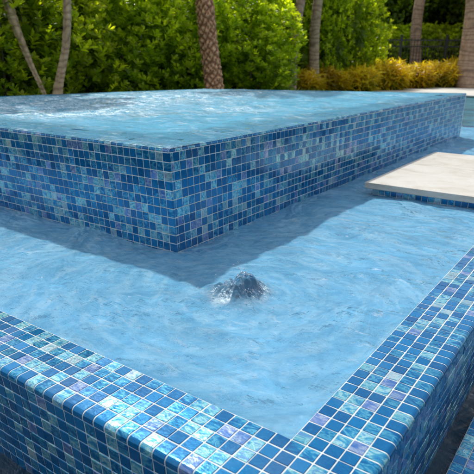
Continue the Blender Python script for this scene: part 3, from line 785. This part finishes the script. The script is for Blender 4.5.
def trunk_mesh(path, rad, kind, m, seg=40, step=.02, p=.145):
    """path in metres; kind 'lattice' (diamond leaf bases) or 'ring'"""
    pts = [Vector(q) for q in path]; Ls = [0]
    for i in range(1, len(pts)): Ls.append(Ls[-1]+(pts[i]-pts[i-1]).length)
    tot = Ls[-1]; n = int(tot/step)+1; V = []; A = []; Fc = []
    xs = [np.interp(np.linspace(0, tot, n), Ls, [q[i] for q in pts]) for i in range(3)]
    for _ in range(int(.25/step)):
        for a in xs: a[1:-1] = (a[:-2]+a[1:-1]*2+a[2:])/4
    rs = np.interp(np.linspace(0, tot, n), np.linspace(0, tot, len(rad)), rad)
    rn = random.Random(5)
    for i in range(n):
        s = i*step
        for j in range(seg):
            th = 2*math.pi*j/seg
            if kind == 'lattice':
                K = 9; u = th*K/(2*math.pi)+.14*math.sin(s*9+2*math.sin(th*2)); v = s/p+.16*math.sin(th*4+s*5)+.10*math.sin(th*7-s*13); a = (u+v) % 1; c = (u-v) % 1
                kk = min(a, 1-a, c, 1-c)*2; sh = (a+1-c)/2
                d = .030*min(1, kk*2.2)*(.6+.8*(v*1.0 % 1)); val = min(1, kk*1.9)
            else:
                w = (s/p+.14*math.sin(th*2+s*3)+.45*math.sin(s*7)+.25*math.sin(s*17+th)) % 1; d = -.006*math.exp(-((w-.5)/.12)**2); val = math.exp(-((w-.5)/.16)**2)
            r = rs[i]+d+.008*math.sin(th*3+s*2)
            V.append((xs[0][i]+math.cos(th)*r, xs[1][i]+math.sin(th)*r, xs[2][i])); A.append((val, 0, 0))
    for i in range(n-1):
        for j in range(seg):
            k2 = (j+1) % seg; Fc.append((i*seg+j, i*seg+k2, (i+1)*seg+k2, (i+1)*seg+j))
    b = MB(); b.add(V, Fc, vatt=A); return b
M_frond = leafmat('palm_leaflet', (.02, .05, .01), (.05, .10, .015), (.10, .16, .02), .35)
def fronds(top, n, length, seed, el=(.2, 1.2)):
    global rng; rng = np.random.default_rng(seed); Pl, Dl, Ul, at = [], [], [], []; st = MB()
    for k in range(n):
        a = k*2.4; e = rng.uniform(*el); q = [np.array(top, float)]; d = np.array([math.cos(a)*math.cos(e), math.sin(a)*math.cos(e), math.sin(e)])
        for i in range(14):
            q.append(q[-1]+d*length/14); d = d+np.array([0, 0, -.07]); d /= np.linalg.norm(d)
        st.tube(q, [.022*(1-.06*i) for i in range(15)], 5)
        for i in range(2, 15):
            for m_ in range(3):
                b0 = q[i-1]+(q[i]-q[i-1])*m_/3; dd = q[i]-q[i-1]; dd /= np.linalg.norm(dd); s = np.cross(dd, [0, 0, 1]); s /= np.linalg.norm(s)+1e-9
                for sg in (-1, 1):
                    Pl.append(b0); Dl.append(s*sg+dd*.6+np.array([0, 0, -.15])); Ul.append([0, 0, 1]); at.append((rng.random(), rng.random()*.9, 0))
    return Pl, Dl, Ul, at, st
def palm(name, path, rad, kind, m, label, cat='palm tree', crown=True, seed=1, nf=13, fl=2.0, p=.145, step=.02, el=(.35, 1.3), seg=40):
    base = Vector(path[0]); t = empty(name, base); tag(t, label, cat)
    rel = [Vector(q)-base for q in path]
    trunk_mesh(rel, rad, kind, m, p=p, step=step, seg=seg).build('trunk', m, t, smooth=True, vatt=True)
    if crown:
        Pl, Dl, Ul, at, st = fronds(tuple(rel[-1]), nf, fl, seed, el)
        me = leaf_mesh('crown', Pl, Dl, Ul, .42, .035, .1, .25, at, M_frond); c = mobj('crown', me, t)
        st.build('frond_rib', M_frond, c, smooth=True)
    return t
M_lat = lattice_bark(); M_pale = ring_bark('pale_palm_bark', (.32, .21, .12), (.47, .34, .20), (.60, .46, .30))
M_grey = ring_bark('grey_palm_bark', (.14, .13, .10), (.24, .22, .17), (.34, .30, .24)); M_pink = ring_bark('pinkish_bark', (.32, .19, .13), (.46, .31, .21), (.60, .43, .31))
G = -.05
def P3(u, v, d, z=None):
    q = pixd(u, v, d); return (q.x, q.y, q.z if z is None else z)
# date palm with diamond bark
D_ = 10.4
palm('date_palm', [P3(214.5, 97, D_, G), P3(214.5, 88, D_), P3(209, 45, D_), P3(204.5, 0, D_), P3(203, -50, D_+.1), P3(202, -95, D_+.2)], [.155, .148, .138, .134, .13, .13], 'lattice', M_lat,
     'palm with a reddish-brown diamond-patterned trunk standing straight behind the spa', seed=11, nf=10, fl=1.3, el=(1.0, 1.4))
D_ = 8.3
palm('coconut_palm', [P3(58, 100, D_, G), P3(57.5, 93, D_), P3(61, 75, D_), P3(66, 50, D_), P3(67.5, 20, D_), P3(67, -5, D_), P3(60, -30, D_), P3(34, -62, D_), P3(0, -96, D_)], [.090, .078, .062, .054, .052, .050, .050, .050, .048], 'ring', M_pale,
     'slender pale palm trunk curving up at the left behind the spa', seed=12, nf=9, fl=1.1, el=(.7, 1.3), p=.09)
D_ = 8.25
palm('leaning_palm', [P3(52, 110, D_, G), P3(44, 92, D_), P3(31, 64, D_+.1), P3(16, 28, D_+.15), P3(7, 0, D_+.2), P3(-8, -44, D_+.4), P3(-36, -100, D_+.8)], [.026, .028, .040, .060, .062, .062, .06], 'ring', M_pale,
     'thin grey palm trunk leaning out over the far left corner', seed=13, nf=9, fl=1.0, el=(.7, 1.3), p=.08)
D_ = 15.0
palm('pinkish_palm', [P3(291, 89, D_, G), P3(293, 60, D_), P3(296, 30, D_), P3(301, 0, D_), P3(306, -60, D_)], [.13, .12, .12, .11, .10], 'ring', M_pink, 'pinkish slanting trunk half hidden by hedge leaves, mid background', seed=14, p=.12, seg=24, el=(.7, 1.35))
D_ = 16.9
palm('grey_green_palm', [P3(314, 92, D_, G), P3(314, 62, D_), P3(315, 30, D_), P3(318, 0, D_), P3(322, -60, D_)], [.16, .15, .14, .135, .12], 'ring', M_pale, 'grey-green trunk rising among the bright shrubs right of the pinkish trunk', seed=15, p=.12, seg=24, el=(.7, 1.35))
D_ = 26.2
palm('pale_palm', [P3(416, 75, D_, G), P3(416, 34, D_), P3(417.5, 15, D_), P3(420, 0, D_), P3(424, -40, D_)], [.29, .25, .235, .22, .2], 'ring', M_pink, 'pale blotchy trunk standing behind the black fence', seed=16, p=.16, seg=24, el=(.7, 1.35))
D_ = 22.8
palm('thick_palm', [P3(471.5, 90, D_, G), P3(471, 66, D_), P3(474, 40, D_), P3(477, 10, D_), P3(479, -40, D_)], [.62, .48, .42, .40, .38], 'ring', M_pink, 'thick tan trunk cut off by the right edge of the photo', seed=17, p=.16, seg=28, el=(.7, 1.35))

# ------------------------------------------------------------------ fence
M_iron = simple('black_iron', [(.3, (.010, .010, .011)), (.7, (.02, .02, .02))], 30, .45)
fa, fb = pixd(372, 60, 24.5), pixd(500, 60, 25.5)
L = math.hypot(fb.x-fa.x, fb.y-fa.y)
fe = empty('iron_fence', (fa.x, fa.y, -.05), math.atan2(fb.y-fa.y, fb.x-fa.x)); tag(fe, 'black iron picket fence behind the golden shrubs', 'fence')
H = 1.78
for z in (.15, H-.32, H-.08):
    b = MB(); b.box(0, L, -.018, .018, z, z+.045); b.build('rail', M_iron, fe)
b = MB(); x = .07
while x < L: b.box(x-.011, x+.011, -.010, .010, .06, H, ); x += .125
b.build('pickets', M_iron, fe)
k = 0
for x in (0, 1.15, 3.0, L-1.2, L):
    b = MB(); b.box(x-.045, x+.045, -.045, .045, 0, H+.10, bev=.01); b.box(x-.06, x+.06, -.06, .06, H+.103, H+.14, bev=.01); b.build('post', M_iron, fe)
# low hedge behind the fence
for i in range(8):
    p = pixd(372+i*16, 55, 27.2+.1*i)
    w = ['at its left end', 'second from the left', 'left of the pale trunk', 'hiding the foot of the pale trunk', 'right of the pale trunk', 'behind the middle post', 'near the thick right trunk', 'behind the thick right trunk'][i]
    plant('fence_shrub', hv, hs_, i % 3, (p.x, p.y, -.05), rr.random()*6.28, (1.1, 1.1, .70), 'round green shrub showing over the black fence, '+w, 'shrub', 'shrubs behind the black fence')
